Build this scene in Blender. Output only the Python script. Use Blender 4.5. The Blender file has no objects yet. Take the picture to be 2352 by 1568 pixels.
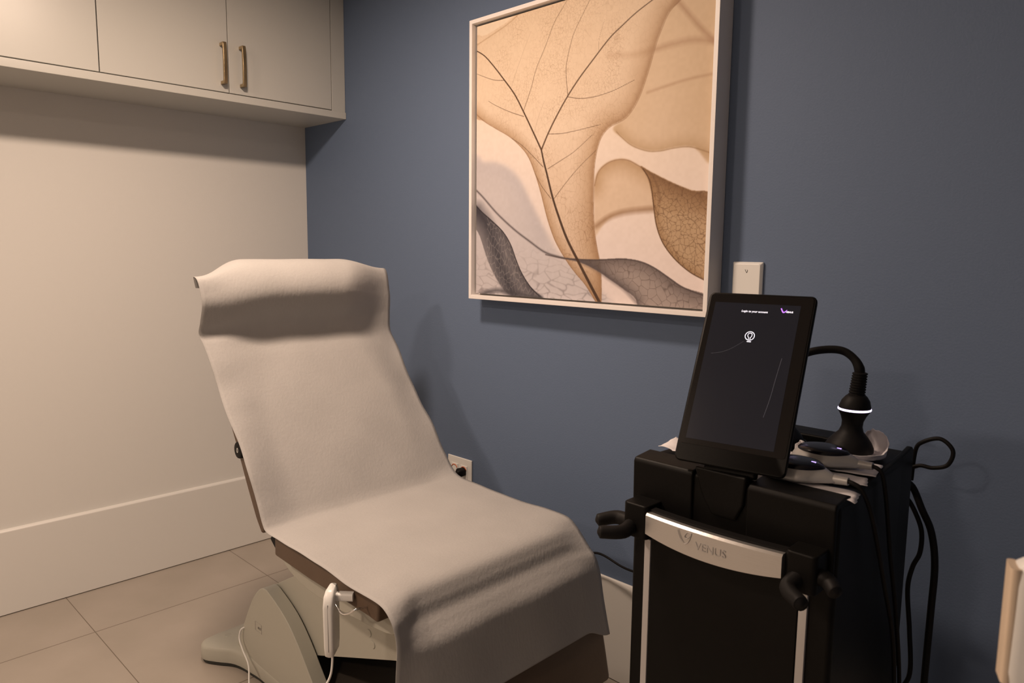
import bpy, bmesh, math, random
import numpy as np
from mathutils import Vector, Matrix, Euler

SC = bpy.context.scene
COL = SC.collection
R = math.radians
rnd = random.Random(7)

# ------------------------------------------------------------------ camera, light, exposure
cam_d = bpy.data.cameras.new('camera')
cam = bpy.data.objects.new('camera', cam_d)
COL.objects.link(cam)
SC.camera = cam
cam_d.sensor_fit = 'HORIZONTAL'
cam_d.sensor_width = 36.0
cam_d.lens = 36.0 * 1679.1 / 2352
cam_d.clip_start = .02
CAM = Vector((2.7596, -1.5942, 1.2))
yaw, pitch, roll = -0.77531, -0.12476, 0.01063
fwd = Vector((math.sin(yaw) * math.cos(pitch), math.cos(yaw) * math.cos(pitch), math.sin(pitch)))
rt = fwd.cross(Vector((0, 0, 1))).normalized()
up = rt.cross(fwd)
rt2 = rt * math.cos(roll) + up * math.sin(roll)
up2 = -rt * math.sin(roll) + up * math.cos(roll)
cam.matrix_world = Matrix(((rt2.x, up2.x, -fwd.x, CAM.x), (rt2.y, up2.y, -fwd.y, CAM.y), (rt2.z, up2.z, -fwd.z, CAM.z), (0, 0, 0, 1)))
cam_d.dof.use_dof = True
cam_d.dof.focus_distance = 1.9
cam_d.dof.aperture_fstop = 11.0

W = bpy.data.worlds.new('world')
SC.world = W
W.use_nodes = True
W.node_tree.nodes['Background'].inputs[0].default_value = (1, .8, .62, 1)
W.node_tree.nodes['Background'].inputs[1].default_value = .03

SC.view_settings.view_transform = 'Standard'
SC.view_settings.look = 'None'
SC.view_settings.exposure = 0.0
SC.view_settings.gamma = 1.0
SC.view_settings.use_curve_mapping = False

CEIL = 2.165
WARM = (1.0, .75, .575)
LAMPS = [  # x, y, watts, diameter, beam spread
    (1.22, -.92, 23.0, .19, 178),
    (1.22, -2.30, 23.0, .19, 178),
    (2.20, -3.30, 18.0, .19, 178),
]

# ------------------------------------------------------------------ materials
def mat(name, col, rough=.5, metal=0., bump=None, spec=.5, var=None, emit=None, coat=0., trans=None):
    """procedural material; bump = (scale, strength[, (sx, sy, sz)]); var = (scale, amount) of colour variation"""
    m = bpy.data.materials.new(name)
    m.use_nodes = True
    nt = m.node_tree
    b = nt.nodes['Principled BSDF']
    b.inputs['Base Color'].default_value = (*col, 1)
    b.inputs['Roughness'].default_value = rough
    b.inputs['Metallic'].default_value = metal
    b.inputs['Specular IOR Level'].default_value = spec
    b.inputs['Coat Weight'].default_value = coat
    tc = nt.nodes.new('ShaderNodeTexCoord')
    if bump:
        mp = nt.nodes.new('ShaderNodeMapping')
        mp.inputs['Scale'].default_value = bump[2] if len(bump) > 2 else (1, 1, 1)
        nt.links.new(tc.outputs['Object'], mp.inputs[0])
        n = nt.nodes.new('ShaderNodeTexNoise')
        n.inputs['Scale'].default_value = bump[0]
        n.inputs['Detail'].default_value = 4
        nt.links.new(mp.outputs[0], n.inputs['Vector'])
        bp = nt.nodes.new('ShaderNodeBump')
        bp.inputs['Strength'].default_value = bump[1]
        bp.inputs['Distance'].default_value = .01
        nt.links.new(n.outputs['Fac'], bp.inputs['Height'])
        nt.links.new(bp.outputs[0], b.inputs['Normal'])
    if var:
        n2 = nt.nodes.new('ShaderNodeTexNoise')
        n2.inputs['Scale'].default_value = var[0]
        n2.inputs['Detail'].default_value = 5
        mp2 = nt.nodes.new('ShaderNodeMapping')
        mp2.inputs['Scale'].default_value = var[2] if len(var) > 2 else (1, 1, 1)
        nt.links.new(tc.outputs['Object'], mp2.inputs[0])
        nt.links.new(mp2.outputs[0], n2.inputs['Vector'])
        cr = nt.nodes.new('ShaderNodeValToRGB')
        cr.color_ramp.elements[0].position = .3
        cr.color_ramp.elements[1].position = .7
        cr.color_ramp.elements[0].color = (*[c * (1 - var[1]) for c in col], 1)
        cr.color_ramp.elements[1].color = (*[min(c * (1 + var[1]), 1) for c in col], 1)
        nt.links.new(n2.outputs['Fac'], cr.inputs[0])
        nt.links.new(cr.outputs[0], b.inputs['Base Color'])
    if emit:
        b.inputs['Emission Color'].default_value = (*emit[0], 1)
        b.inputs['Emission Strength'].default_value = emit[1]
    if trans:
        t = nt.nodes.new('ShaderNodeBsdfTranslucent')
        t.inputs[0].default_value = (*col, 1)
        mx = nt.nodes.new('ShaderNodeMixShader')
        mx.inputs[0].default_value = trans
        nt.links.new(b.outputs[0], mx.inputs[1])
        nt.links.new(t.outputs[0], mx.inputs[2])
        nt.links.new(mx.outputs[0], nt.nodes['Material Output'].inputs[0])
    return m


M = dict(
    wall=mat('warm_white_wall_paint', (.74, .73, .70), .55, bump=(260, .05), spec=.3),
    blue=mat('slate_blue_wall_paint', (.124, .172, .268), .6, bump=(220, .07), spec=.2),
    ceiling=mat('ceiling_paint', (.78, .77, .74), .8, bump=(200, .05)),
    trim=mat('semi_gloss_white_trim', (.76, .75, .72), .38, bump=(30, .01)),
    cab=mat('off_white_cabinet_lacquer', (.54, .54, .51), .35, bump=(60, .008)),
    gap=mat('dark_cabinet_carcass', (.22, .20, .17), .7, bump=(50, .02)),
    brass=mat('aged_brass', (.38, .29, .17), .36, 1., bump=(220, .08, (1, 1, .08)), var=(18, .18)),
    paper=mat('white_nonwoven_sheet', (.46, .45, .44), .85, bump=(150, .10, (1.4, 1, .35)), spec=.15, var=(9, .035), trans=.10),
    vinyl=mat('taupe_vinyl', (.118, .078, .052), .5, bump=(400, .06), var=(12, .08)),
    shell=mat('grey_beige_moulded_plastic', (.43, .425, .37), .42, bump=(300, .03)),
    dark_box=mat('dark_brown_base_box', (.05, .042, .034), .55, bump=(90, .04)),
    shell_dark=mat('dark_grey_rubber', (.03, .032, .028), .7, bump=(80, .1)),  # dark rubber of the skirt, backrest shell and headrest support
    white=mat('white_abs_plastic', (.80, .80, .78), .32, bump=(200, .01)),
    black=mat('black_moulded_plastic', (.0048, .0044, .0041), .45, bump=(500, .04), spec=.12),
    panel=mat('black_front_panel', (.0050, .0046, .0043), .42, bump=(120, .02), spec=.12),
    rubber=mat('black_rubber', (.007, .0063, .0063), .55, bump=(200, .03), spec=.18),
    glass=mat('screen_bezel_glass', (.006, .005, .005), .14, bump=(3, .001), spec=.3),
    lcd=mat('backlit_dark_display', (.006, .006, .008), .16, emit=((.62, .60, .80), .012), bump=(3, .001), spec=.25),
    lit=mat('lit_white_pixels', (.9, .9, .95), .5, emit=((.86, .86, 1), 1.0), bump=(3, .001)),
    violet=mat('lit_violet_pixels', (.5, .2, .8), .5, emit=((.48, .18, .95), 1.1), bump=(3, .001)),
    arc=mat('faint_display_arc', (.1, .1, .12), .5, emit=((.55, .56, .68), .06), bump=(3, .001)),
    ring=mat('glowing_violet_white_ring', (.9, .8, 1), .4, emit=((.78, .66, 1), 3.2), bump=(3, .001)),
    led=mat('violet_led', (.6, .4, 1), .4, emit=((.5, .36, 1), 2.0), bump=(3, .001)),
    alu=mat('brushed_aluminium', (.62, .61, .60), .34, .85, bump=(160, .05, (.05, 1, 4))),
    edge=mat('polished_aluminium_edge', (.86, .84, .82), .22, 1., bump=(90, .01)),
    strip=mat('satin_silver_strip', (.50, .49, .49), .45, .35, bump=(100, .02)),
    etch=mat('etched_grey_mark', (.42, .40, .385), .5, .3, bump=(100, .02)),
    silver=mat('satin_silver_plastic', (.48, .47, .46), .42, .25, bump=(200, .02)),
    gloss=mat('gloss_black_plastic', (.006, .005, .010), .24, bump=(4, .001), spec=.35),
    tissue=mat('crumpled_white_tissue', (.82, .79, .81), .9, bump=(60, .10), trans=.10),
    chrome=mat('chrome_wire', (.8, .79, .77), .15, 1., bump=(90, .01)),
    frame=mat('white_painted_frame', (.84, .80, .78), .42, bump=(140, .02)),
    ink=mat('dark_grey_ink', (.05, .05, .05), .6, bump=(100, .02)),
    orange=mat('orange_plastic_rim', (.62, .13, .03), .5, bump=(100, .02)),
    warm_lit=mat('warm_lit_edge_tint', (.62, .50, .38), .4, bump=(40, .02), var=(14, .06)),  # beige carries the warm light on the grip's edge
)

# tile floor with thin joints
def tile_material():
    m = mat('beige_porcelain_tile', (.54, .49, .43), .36, bump=(90, .015))
    nt = m.node_tree
    b = nt.nodes['Principled BSDF']
    tc = nt.nodes.new('ShaderNodeTexCoord')
    sx = nt.nodes.new('ShaderNodeSeparateXYZ')
    nt.links.new(tc.outputs['Object'], sx.inputs[0])

    def near(sock, off, pitch_, w):
        a = nt.nodes.new('ShaderNodeMath'); a.operation = 'SUBTRACT'; a.inputs[1].default_value = off
        nt.links.new(sock, a.inputs[0])
        p = nt.nodes.new('ShaderNodeMath'); p.operation = 'PINGPONG'; p.inputs[1].default_value = pitch_ / 2
        nt.links.new(a.outputs[0], p.inputs[0])
        c = nt.nodes.new('ShaderNodeMath'); c.operation = 'LESS_THAN'; c.inputs[1].default_value = w / 2
        nt.links.new(p.outputs[0], c.inputs[0])
        return c.outputs[0]
    gx = near(sx.outputs[0], .327, .574, .0035)
    gy = near(sx.outputs[1], -.961, .574, .0026)
    mx = nt.nodes.new('ShaderNodeMath'); mx.operation = 'MAXIMUM'
    nt.links.new(gx, mx.inputs[0]); nt.links.new(gy, mx.inputs[1])
    n = nt.nodes.new('ShaderNodeTexNoise'); n.inputs['Scale'].default_value = 5; n.inputs['Detail'].default_value = 6
    nt.links.new(tc.outputs['Object'], n.inputs[0])
    cr = nt.nodes.new('ShaderNodeValToRGB')
    cr.color_ramp.elements[0].position = .35; cr.color_ramp.elements[1].position = .68
    cr.color_ramp.elements[0].color = (.36, .32, .275, 1); cr.color_ramp.elements[1].color = (.40, .355, .31, 1)
    nt.links.new(n.outputs['Fac'], cr.inputs[0])
    mixc = nt.nodes.new('ShaderNodeMix'); mixc.data_type = 'RGBA'
    nt.links.new(mx.outputs[0], mixc.inputs['Factor'])
    nt.links.new(cr.outputs[0], mixc.inputs['A'])
    mixc.inputs['B'].default_value = (.16, .13, .10, 1)
    nt.links.new(mixc.outputs['Result'], b.inputs['Base Color'])
    return m


M['tile'] = tile_material()

# ------------------------------------------------------------------ helpers
def obj(name, bm, m, parent=None, smooth=False, angle=None):
    me = bpy.data.meshes.new(name)
    bmesh.ops.recalc_face_normals(bm, faces=bm.faces) if len(bm.faces) else None
    bm.to_mesh(me)
    bm.free()
    o = bpy.data.objects.new(name, me)
    me.materials.append(m)
    COL.objects.link(o)
    if parent:
        o.parent = parent
    if smooth:
        for p in me.polygons:
            p.use_smooth = True
        if angle:
            me.set_sharp_from_angle(angle=R(angle))
    return o


def bevel(o, w=.003, seg=3):
    md = o.modifiers.new('bevel', 'BEVEL')
    md.width = w
    md.segments = seg
    md.limit_method = 'ANGLE'
    md.angle_limit = R(30)
    for p in o.data.polygons:
        p.use_smooth = True
    o.data.set_sharp_from_angle(angle=R(40))
    wn = o.modifiers.new('wn', 'WEIGHTED_NORMAL')
    wn.keep_sharp = False
    return o


def thing(name, label, cat, loc=(0, 0, 0), rz=0., group=None):
    o = bpy.data.objects.new(name, None)
    COL.objects.link(o)
    o.location = loc
    o.rotation_euler = (0, 0, rz)
    o.empty_display_size = .05
    return tag(o, label, cat, group)


def tag(o, label, cat, group=None):
    o['label'] = label
    o['category'] = cat
    if group:
        o['group'] = group
    return o


def struct(o):
    o['kind'] = 'structure'
    return o


def bx(bm, x0, x1, y0, y1, z0, z1):
    v = [bm.verts.new((x, y, z)) for x in (x0, x1) for y in (y0, y1) for z in (z0, z1)]
    for f in ((0, 1, 3, 2), (4, 6, 7, 5), (0, 4, 5, 1), (2, 3, 7, 6), (0, 2, 6, 4), (1, 5, 7, 3)):
        bm.faces.new([v[i] for i in f])
    return v


def box(name, m, parent, x0, x1, y0, y1, z0, z1, bev=0., seg=3):
    bm = bmesh.new()
    bx(bm, x0, x1, y0, y1, z0, z1)
    o = obj(name, bm, m, parent)
    if bev:
        bevel(o, bev, seg)
    return o


def prism(bm, poly, axis, a, b):
    """extrude a 2-D outline along an axis; poly holds the two other coordinates in x,y,z order"""
    def P(p, t):
        c = list(p)
        c.insert(axis, t)
        return c
    va = [bm.verts.new(P(p, a)) for p in poly]
    vb = [bm.verts.new(P(p, b)) for p in poly]
    n = len(poly)
    bm.faces.new(va)
    bm.faces.new(vb[::-1])
    for i in range(n):
        bm.faces.new((va[i], vb[i], vb[(i + 1) % n], va[(i + 1) % n]))


def crom(pts, n=8, closed=False):
    p = np.array(pts, float)
    m = len(p)
    out = []
    for i in range(m if closed else m - 1):
        if closed:
            a, b, c, d = p[(i - 1) % m], p[i], p[(i + 1) % m], p[(i + 2) % m]
        else:
            a, b, c, d = p[max(i - 1, 0)], p[i], p[i + 1], p[min(i + 2, m - 1)]
        for t in np.arange(n) / n:
            out.append(.5 * ((2 * b) + (c - a) * t + (2 * a - 5 * b + 4 * c - d) * t * t + (3 * b - a - 3 * c + d) * t ** 3))
    if not closed:
        out.append(p[-1])
    return np.array(out)


def tube(bm, pts, r, n=10, sub=8, flat=1., smoothit=True):
    """round tube along a smoothed path; r is a number or a list of radii for the control points"""
    P = crom(pts, sub) if smoothit else np.array(pts, float)
    if isinstance(r, (list, tuple)):
        rr = np.interp(np.linspace(0, len(r) - 1, len(P)), range(len(r)), r)
    else:
        rr = np.full(len(P), r)
    T = np.gradient(P, axis=0)
    T /= np.linalg.norm(T, axis=1)[:, None] + 1e-12
    N = np.cross(T[0], [0, 0, 1])
    if np.linalg.norm(N) < .1:
        N = np.cross(T[0], [1, 0, 0])
    N /= np.linalg.norm(N)
    rings = []
    for i in range(len(P)):
        N = N - T[i] * (N @ T[i])
        N /= np.linalg.norm(N)
        B = np.cross(T[i], N)
        rings.append([bm.verts.new(P[i] + rr[i] * (N * math.cos(2 * math.pi * k / n) + B * flat * math.sin(2 * math.pi * k / n))) for k in range(n)])
    for a, b in zip(rings, rings[1:]):
        for k in range(n):
            bm.faces.new((a[k], a[(k + 1) % n], b[(k + 1) % n], b[k]))
    bm.faces.new(rings[0][::-1])
    bm.faces.new(rings[-1])


def tube_obj(name, m, parent, pts, r, n=10, sub=8, **k):
    bm = bmesh.new()
    tube(bm, pts, r, n, sub, **k)
    return obj(name, bm, m, parent, smooth=True, angle=60)


def lathe(bm, prof, c=(0, 0, 0), n=40):
    rings = []
    for r, z in prof:
        if r < 1e-6:
            rings.append([bm.verts.new((c[0], c[1], c[2] + z))])
        else:
            rings.append([bm.verts.new((c[0] + r * math.cos(2 * math.pi * k / n), c[1] + r * math.sin(2 * math.pi * k / n), c[2] + z)) for k in range(n)])
    for a, b in zip(rings, rings[1:]):
        for k in range(n):
            q = (k + 1) % n
            if len(a) == 1 and len(b) == 1:
                continue
            if len(a) == 1:
                bm.faces.new((a[0], b[q], b[k]))
            elif len(b) == 1:
                bm.faces.new((a[k], a[q], b[0]))
            else:
                bm.faces.new((a[k], a[q], b[q], b[k]))


def loft(bm, rings, cap=True):
    vs = [[bm.verts.new(p) for p in r] for r in rings]
    n = len(vs[0])
    for a, b in zip(vs, vs[1:]):
        for k in range(n):
            bm.faces.new((a[k], a[(k + 1) % n], b[(k + 1) % n], b[k]))
    if cap:
        bm.faces.new(vs[0][::-1])
        bm.faces.new(vs[-1])
    return vs


def rrect(w, h, r, n=5, cx=0., cy=0.):
    out = []
    for sx, sy, a0 in ((1, 1, 0), (-1, 1, 90), (-1, -1, 180), (1, -1, 270)):
        for k in range(n + 1):
            a = R(a0 + 90 * k / n)
            out.append((cx + sx * (w / 2 - r) + r * math.cos(a), cy + sy * (h / 2 - r) + r * math.sin(a)))
    return out


def text_mesh(name, s, size, m, parent, mw, extrude=.0002, shear=0., bold=.0, align='LEFT'):
    cu = bpy.data.curves.new(name, 'FONT')
    cu.body = s
    cu.size = size
    cu.extrude = extrude
    cu.shear = shear
    cu.offset = bold
    cu.align_x = align
    cu.resolution_u = 3
    t = bpy.data.objects.new('tmp', cu)
    COL.objects.link(t)
    dg = bpy.context.evaluated_depsgraph_get()
    me = bpy.data.meshes.new_from_object(t.evaluated_get(dg))
    bpy.data.objects.remove(t)
    me.transform(mw)
    me.materials.clear()
    me.materials.append(m)
    o = bpy.data.objects.new(name, me)
    me.name = name
    COL.objects.link(o)
    o.parent = parent
    return o


def frame_mw(origin, xa, ya):
    xa = Vector(xa).normalized()
    ya = Vector(ya).normalized()
    za = xa.cross(ya)
    o = Vector(origin)
    return Matrix(((xa.x, ya.x, za.x, o.x), (xa.y, ya.y, za.y, o.y), (xa.z, ya.z, za.z, o.z), (0, 0, 0, 1)))


def ns(x, y, z=0.):
    """small smooth value noise for cloth and tissue shapes"""
    from mathutils import noise
    return noise.noise(Vector((x, y, z)))

# ------------------------------------------------------------------ the printed picture
PRINT_SAT, PRINT_VAL = 1.0, 1.0
ART = {
'main': [(-0.018,0.052),(0.052,0.042),(0.183,0.009),(0.275,-0.043),(0.274,-0.141),(0.919,0.017),(0.881,0.096),(0.842,0.124),(0.815,0.173),(0.798,0.212),(0.777,0.277),(0.742,0.36),(0.696,0.412),(0.63,0.435),(0.593,0.475),(0.575,0.548),(0.574,0.63),(0.575,0.699),(0.582,0.769),(0.595,0.825),(0.612,0.894),(0.617,1),(0.596,1.001),(0.549,0.946),(0.502,0.905),(0.463,0.866),(0.418,0.811),(0.392,0.767),(0.366,0.708),(0.339,0.633),(0.307,0.558),(0.265,0.488),(0.189,0.426),(0.106,0.383),(0.043,0.35),(-0.016,0.308)],
'edgeL': [(-0.016,0.308),(0.043,0.35),(0.106,0.383),(0.189,0.426),(0.265,0.488),(0.307,0.558),(0.339,0.633),(0.366,0.708),(0.392,0.767),(0.418,0.811),(0.463,0.866),(0.502,0.905),(0.549,0.946),(0.596,1.001)],
'edgeR': [(0.881,0.096),(0.842,0.124),(0.815,0.173),(0.798,0.212),(0.777,0.277),(0.742,0.36),(0.696,0.412),(0.63,0.435),(0.593,0.475),(0.575,0.548),(0.574,0.63),(0.575,0.699),(0.582,0.769),(0.595,0.825),(0.612,0.894),(0.617,1)],
'edgeT': [(-0.018,0.071),(0.052,0.053),(0.183,0.016),(0.276,-0.036)],
'rib': [(0.609,1),(0.567,0.942),(0.515,0.868),(0.461,0.789),(0.42,0.709),(0.391,0.643),(0.363,0.562),(0.349,0.524),(0.336,0.48)],
'brl': [(0.336,0.48),(0.3,0.422),(0.252,0.347),(0.203,0.275),(0.146,0.213),(0.087,0.153),(0.041,0.112),(-0.006,0.085)],
'brr': [(0.336,0.48),(0.367,0.426),(0.407,0.369),(0.453,0.312),(0.502,0.261),(0.554,0.215),(0.621,0.158),(0.669,0.129),(0.724,0.099),(0.792,0.071)],
's1': [(0.247,0.336),(0.281,0.267),(0.305,0.203),(0.348,0.132),(0.386,0.063),(0.422,0.023),(0.449,-0.005)],
's2': [(0.453,0.312),(0.443,0.231),(0.45,0.184),(0.471,0.12),(0.506,0.067),(0.544,0.016)],
's3': [(0.453,0.315),(0.504,0.327),(0.566,0.33),(0.643,0.321),(0.724,0.3)],
's4': [(0.37,0.429),(0.433,0.433),(0.507,0.429),(0.595,0.421)],
's5': [(0.399,0.651),(0.456,0.596),(0.51,0.55),(0.58,0.501)],
's6': [(0.368,0.547),(0.435,0.52),(0.49,0.496),(0.561,0.451)],
's7': [(0.146,0.216),(0.087,0.205),(-0.005,0.169)],
's8': [(0.249,0.356),(0.177,0.331),(0.105,0.3),(0.065,0.279)],
's9': [(0.185,0.246),(0.212,0.188),(0.248,0.122),(0.278,0.07)],
's10': [(0.3,0.418),(0.324,0.356),(0.348,0.316)],
's11': [(0.345,0.539),(0.296,0.498),(0.243,0.457),(0.189,0.426)],
's12': [(0.385,0.65),(0.339,0.604),(0.307,0.558)],
's13': [(0.579,0.187),(0.582,0.148),(0.602,0.093)],
'upr': [(0.647,0.44),(0.681,0.47),(0.723,0.5),(0.78,0.521),(0.826,0.525),(0.87,0.521),(0.914,0.52),(0.95,0.527),(1.026,0.555),(1.028,0.072),(0.892,0.04),(0.842,0.124),(0.798,0.212),(0.742,0.36),(0.696,0.412)],
'upre': [(0.66,0.451),(0.681,0.47),(0.723,0.5),(0.78,0.521),(0.826,0.525),(0.87,0.521),(0.914,0.52),(0.95,0.527),(1.026,0.555)],
'u1': [(0.622,0.21),(0.705,0.222),(0.783,0.222),(0.857,0.217),(0.928,0.218),(1.017,0.24)],
'u2': [(0.866,0.093),(0.911,0.144),(0.955,0.193),(1.011,0.247)],
'u3': [(0.773,0.345),(0.848,0.334),(0.919,0.326),(1.015,0.323)],
'lowr': [(0.572,0.811),(0.579,0.734),(0.577,0.616),(0.591,0.573),(0.625,0.548),(0.667,0.539),(0.709,0.544),(0.75,0.564),(0.798,0.589),(0.875,0.626),(0.941,0.651),(1.019,0.682),(1.021,0.706),(0.922,0.7),(0.802,0.702),(0.723,0.703),(0.64,0.728),(0.589,0.783)],
'lowre': [(0.577,0.616),(0.591,0.573),(0.625,0.548),(0.667,0.539),(0.709,0.544),(0.75,0.564),(0.798,0.589),(0.875,0.626),(0.941,0.651),(1.019,0.682)],
'lowre2': [(0.588,0.748),(0.64,0.72),(0.698,0.706),(0.763,0.701),(0.841,0.7),(0.937,0.705),(1.021,0.706)],
'lobe': [(0.758,0.567),(0.798,0.588),(0.875,0.624),(0.941,0.651),(1.019,0.682),(1.031,0.926),(0.996,0.912),(0.945,0.889),(0.892,0.851),(0.849,0.804),(0.824,0.752),(0.812,0.699),(0.8,0.641),(0.783,0.598)],
'lobee': [(0.766,0.574),(0.791,0.608),(0.803,0.648),(0.812,0.699),(0.824,0.752),(0.849,0.804),(0.892,0.851),(0.945,0.889),(0.996,0.912),(1.031,0.926)],
'lobei': [(0.802,0.596),(0.827,0.642),(0.832,0.681)],
'greyr': [(0.434,0.857),(0.519,0.86),(0.601,0.86),(0.678,0.856),(0.728,0.857),(0.777,0.865),(0.825,0.883),(0.88,0.913),(0.933,0.94),(1.033,0.967),(1.037,1.032),(0.793,1.05),(0.758,0.985),(0.707,0.953),(0.646,0.921),(0.593,0.895),(0.529,0.872)],
'greyre': [(0.364,0.845),(0.443,0.856),(0.519,0.86),(0.601,0.86),(0.678,0.856),(0.728,0.857),(0.777,0.865),(0.825,0.883),(0.88,0.913),(0.933,0.94),(1.033,0.967)],
'greyrb': [(0.519,0.865),(0.593,0.891),(0.646,0.92),(0.707,0.952),(0.758,0.992)],
'bell': [(-0.015,0.521),(0.044,0.508),(0.113,0.513),(0.18,0.538),(0.235,0.583),(0.278,0.646),(0.31,0.692),(0.352,0.752),(0.393,0.804),(0.433,0.848),(0.52,0.897),(0.649,0.991),(0.702,1.057),(-0.011,1.111)],
'belle': [(-0.015,0.521),(0.044,0.508),(0.113,0.513),(0.18,0.538),(0.235,0.583),(0.278,0.646),(0.31,0.692),(0.352,0.752)],
'vein': [(-0.014,0.594),(0.034,0.628),(0.115,0.694),(0.205,0.754),(0.281,0.796),(0.354,0.834),(0.414,0.85),(0.482,0.86)],
'dark': [(-0.014,0.654),(0.034,0.688),(0.093,0.725),(0.15,0.765),(0.19,0.812),(0.216,0.862),(0.246,0.912),(0.294,0.964),(0.357,1.007),(0.198,1),(0.13,0.955),(0.071,0.877),(0.023,0.78),(-0.014,0.731)],
'darke': [(-0.014,0.654),(0.034,0.688),(0.093,0.725),(0.15,0.765),(0.19,0.812),(0.216,0.862),(0.246,0.912),(0.294,0.964),(0.357,1.007)],
'darki': [(0.01,0.683),(0.07,0.748),(0.111,0.828),(0.152,0.915),(0.209,0.999)],
'darkb': [(0.012,1.009),(0.107,0.984),(0.198,0.988),(0.347,1)],
}
def paint_leaf_print(N):
    """Colours of the printed picture, worked out cell by cell in the print's own 0..1 coordinates."""
    g = (np.arange(N) + .5) / N
    U, V = np.meshgrid(g, g)
    rng = np.random.RandomState(4)

    def smooth(pts, n=8, closed=False):
        p = np.array(pts, float)
        m = len(p)
        out = []
        rngk = range(m if closed else m - 1)
        for i in rngk:
            if closed:
                a, b, c, d = p[(i - 1) % m], p[i], p[(i + 1) % m], p[(i + 2) % m]
            else:
                a, b, c, d = p[max(i - 1, 0)], p[i], p[i + 1], p[min(i + 2, m - 1)]
            for t in np.arange(n) / n:
                out.append(.5 * ((2 * b) + (c - a) * t + (2 * a - 5 * b + 4 * c - d) * t * t + (3 * b - a - 3 * c + d) * t ** 3))
        if not closed:
            out.append(p[-1])
        return np.array(out)

    def dist(pts, pad):
        """distance to a polyline and the position along it; only near it"""
        p = smooth(pts, 5)
        D = np.full((N, N), 9.)
        T = np.zeros((N, N))
        L = len(p) - 1
        for i in range(L):
            a, b = p[i], p[i + 1]
            x0, x1 = min(a[0], b[0]) - pad, max(a[0], b[0]) + pad
            y0, y1 = min(a[1], b[1]) - pad, max(a[1], b[1]) + pad
            i0, i1 = max(int(x0 * N), 0), min(int(x1 * N) + 2, N)
            j0, j1 = max(int(y0 * N), 0), min(int(y1 * N) + 2, N)
            if i1 <= i0 or j1 <= j0:
                continue
            u, v = U[j0:j1, i0:i1], V[j0:j1, i0:i1]
            ab = b - a
            t = np.clip(((u - a[0]) * ab[0] + (v - a[1]) * ab[1]) / (ab @ ab + 1e-12), 0, 1)
            d = np.hypot(u - a[0] - t * ab[0], v - a[1] - t * ab[1])
            s = D[j0:j1, i0:i1]
            k = d < s
            s[k] = d[k]
            T[j0:j1, i0:i1][k] = ((i + t) / L)[k]
        return D, T

    def inside(pts):
        p = smooth(pts, 4, True)
        r = np.zeros((N, N), bool)
        for (ax, ay), (bx, by) in zip(p, np.roll(p, -1, 0)):
            if ay == by:
                continue
            c = (ay > V) != (by > V)
            r ^= c & (U < (bx - ax) * (V - ay) / (by - ay) + ax)
        return r

    def blur(a, r):
        a = a.astype(float)
        k = max(int(r * N), 1)
        for _ in range(2):
            for ax in (0, 1):
                q = np.concatenate([np.repeat(np.take(a, [0], ax), k, ax), a, np.repeat(np.take(a, [-1], ax), k + 1, ax)], ax)
                c = np.cumsum(q, ax)
                n = a.shape[ax]
                hi = np.take(c, np.arange(2 * k, 2 * k + n), ax)
                lo = np.take(c, np.arange(0, n), ax)
                a = (hi - lo) / (2 * k)
        return a

    def noise(f):
        n = f + 2
        r = rng.rand(n, n)
        x, y = U * f, V * f
        i, j = x.astype(int), y.astype(int)
        fx, fy = x - i, y - j
        fx, fy = fx * fx * (3 - 2 * fx), fy * fy * (3 - 2 * fy)
        return (r[j, i] * (1 - fx) + r[j, i + 1] * fx) * (1 - fy) + (r[j + 1, i] * (1 - fx) + r[j + 1, i + 1] * fx) * fy

    def crackle(f, w, sy=1.):
        """the net of fine leaf veins: distance to the edges of random cells"""
        n = int(f * max(1, sy)) + 4
        px, py = rng.rand(n, n), rng.rand(n, n)
        wob = (noise(30) - .5) * .6
        x, y = U * f + wob + 1, V * f * sy + wob + 1
        i, j = x.astype(int), y.astype(int)
        d1 = np.full((N, N), 9.)
        d2 = np.full((N, N), 9.)
        for a in (-1, 0, 1):
            for b in (-1, 0, 1):
                ii, jj = (i + a) % n, (j + b) % n
                d = np.hypot(i + a + px[jj, ii] - x, j + b + py[jj, ii] - y)
                d2 = np.where(d < d1, d1, np.minimum(d2, d))
                d1 = np.minimum(d1, d)
        return np.clip(1 - (d2 - d1) / w, 0, 1)

    A = ART
    img = np.empty((N, N, 3))
    c1, c2, c3 = np.array([238, 208, 168.]), np.array([240, 214, 190.]), np.array([224, 204, 186.])
    tv = np.clip(V * 1.1, 0, 1)[..., None]
    img[:] = c1 * (1 - tv) + c2 * tv
    bl = np.clip(1 - np.hypot(U / .9, (1 - V) / .75), 0, 1)[..., None]
    img += (c3 - img) * bl

    def lay(mask, col, a):
        m = np.clip(mask * a, 0, 1)[..., None]
        img[:] = img * (1 - m) + np.array(col, float) * m

    def line(key, w, col, a, soft=.4, taper=1.):
        pad = w * 1.5 + .004
        d, t = dist(A[key], pad)
        ww = w * (1 + (taper - 1) * t)
        lay(np.clip((ww - d) / (ww * soft + 1e-6), 0, 1), col, a)

    def rim(key, w, col, a, within):
        d, t = dist(A[key], w * 1.02)
        lay(np.clip(1 - d / w, 0, 1) ** 1.6 * within, col, a)

    big = noise(5)
    # far leaf, upper right
    m = blur(inside(A['upr']), .004)
    lay(m, (208, 170, 124), .52)
    lay(m * (big * .7 + .2), (188, 148, 98), .35)
    rim('upre', .05, (170, 130, 84), .5, m)
    line('upre', .003, (150, 112, 72), .55, 1)
    for k, w, a in (('u1', .016, .35), ('u2', .014, .42), ('u3', .008, .3)):
        line(k, w, (150, 104, 70), a, 1)
    # lower right leaf and its curled lobe
    m = blur(inside(A['lowr']), .004)
    lay(m, (212, 174, 130), .62)
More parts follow.
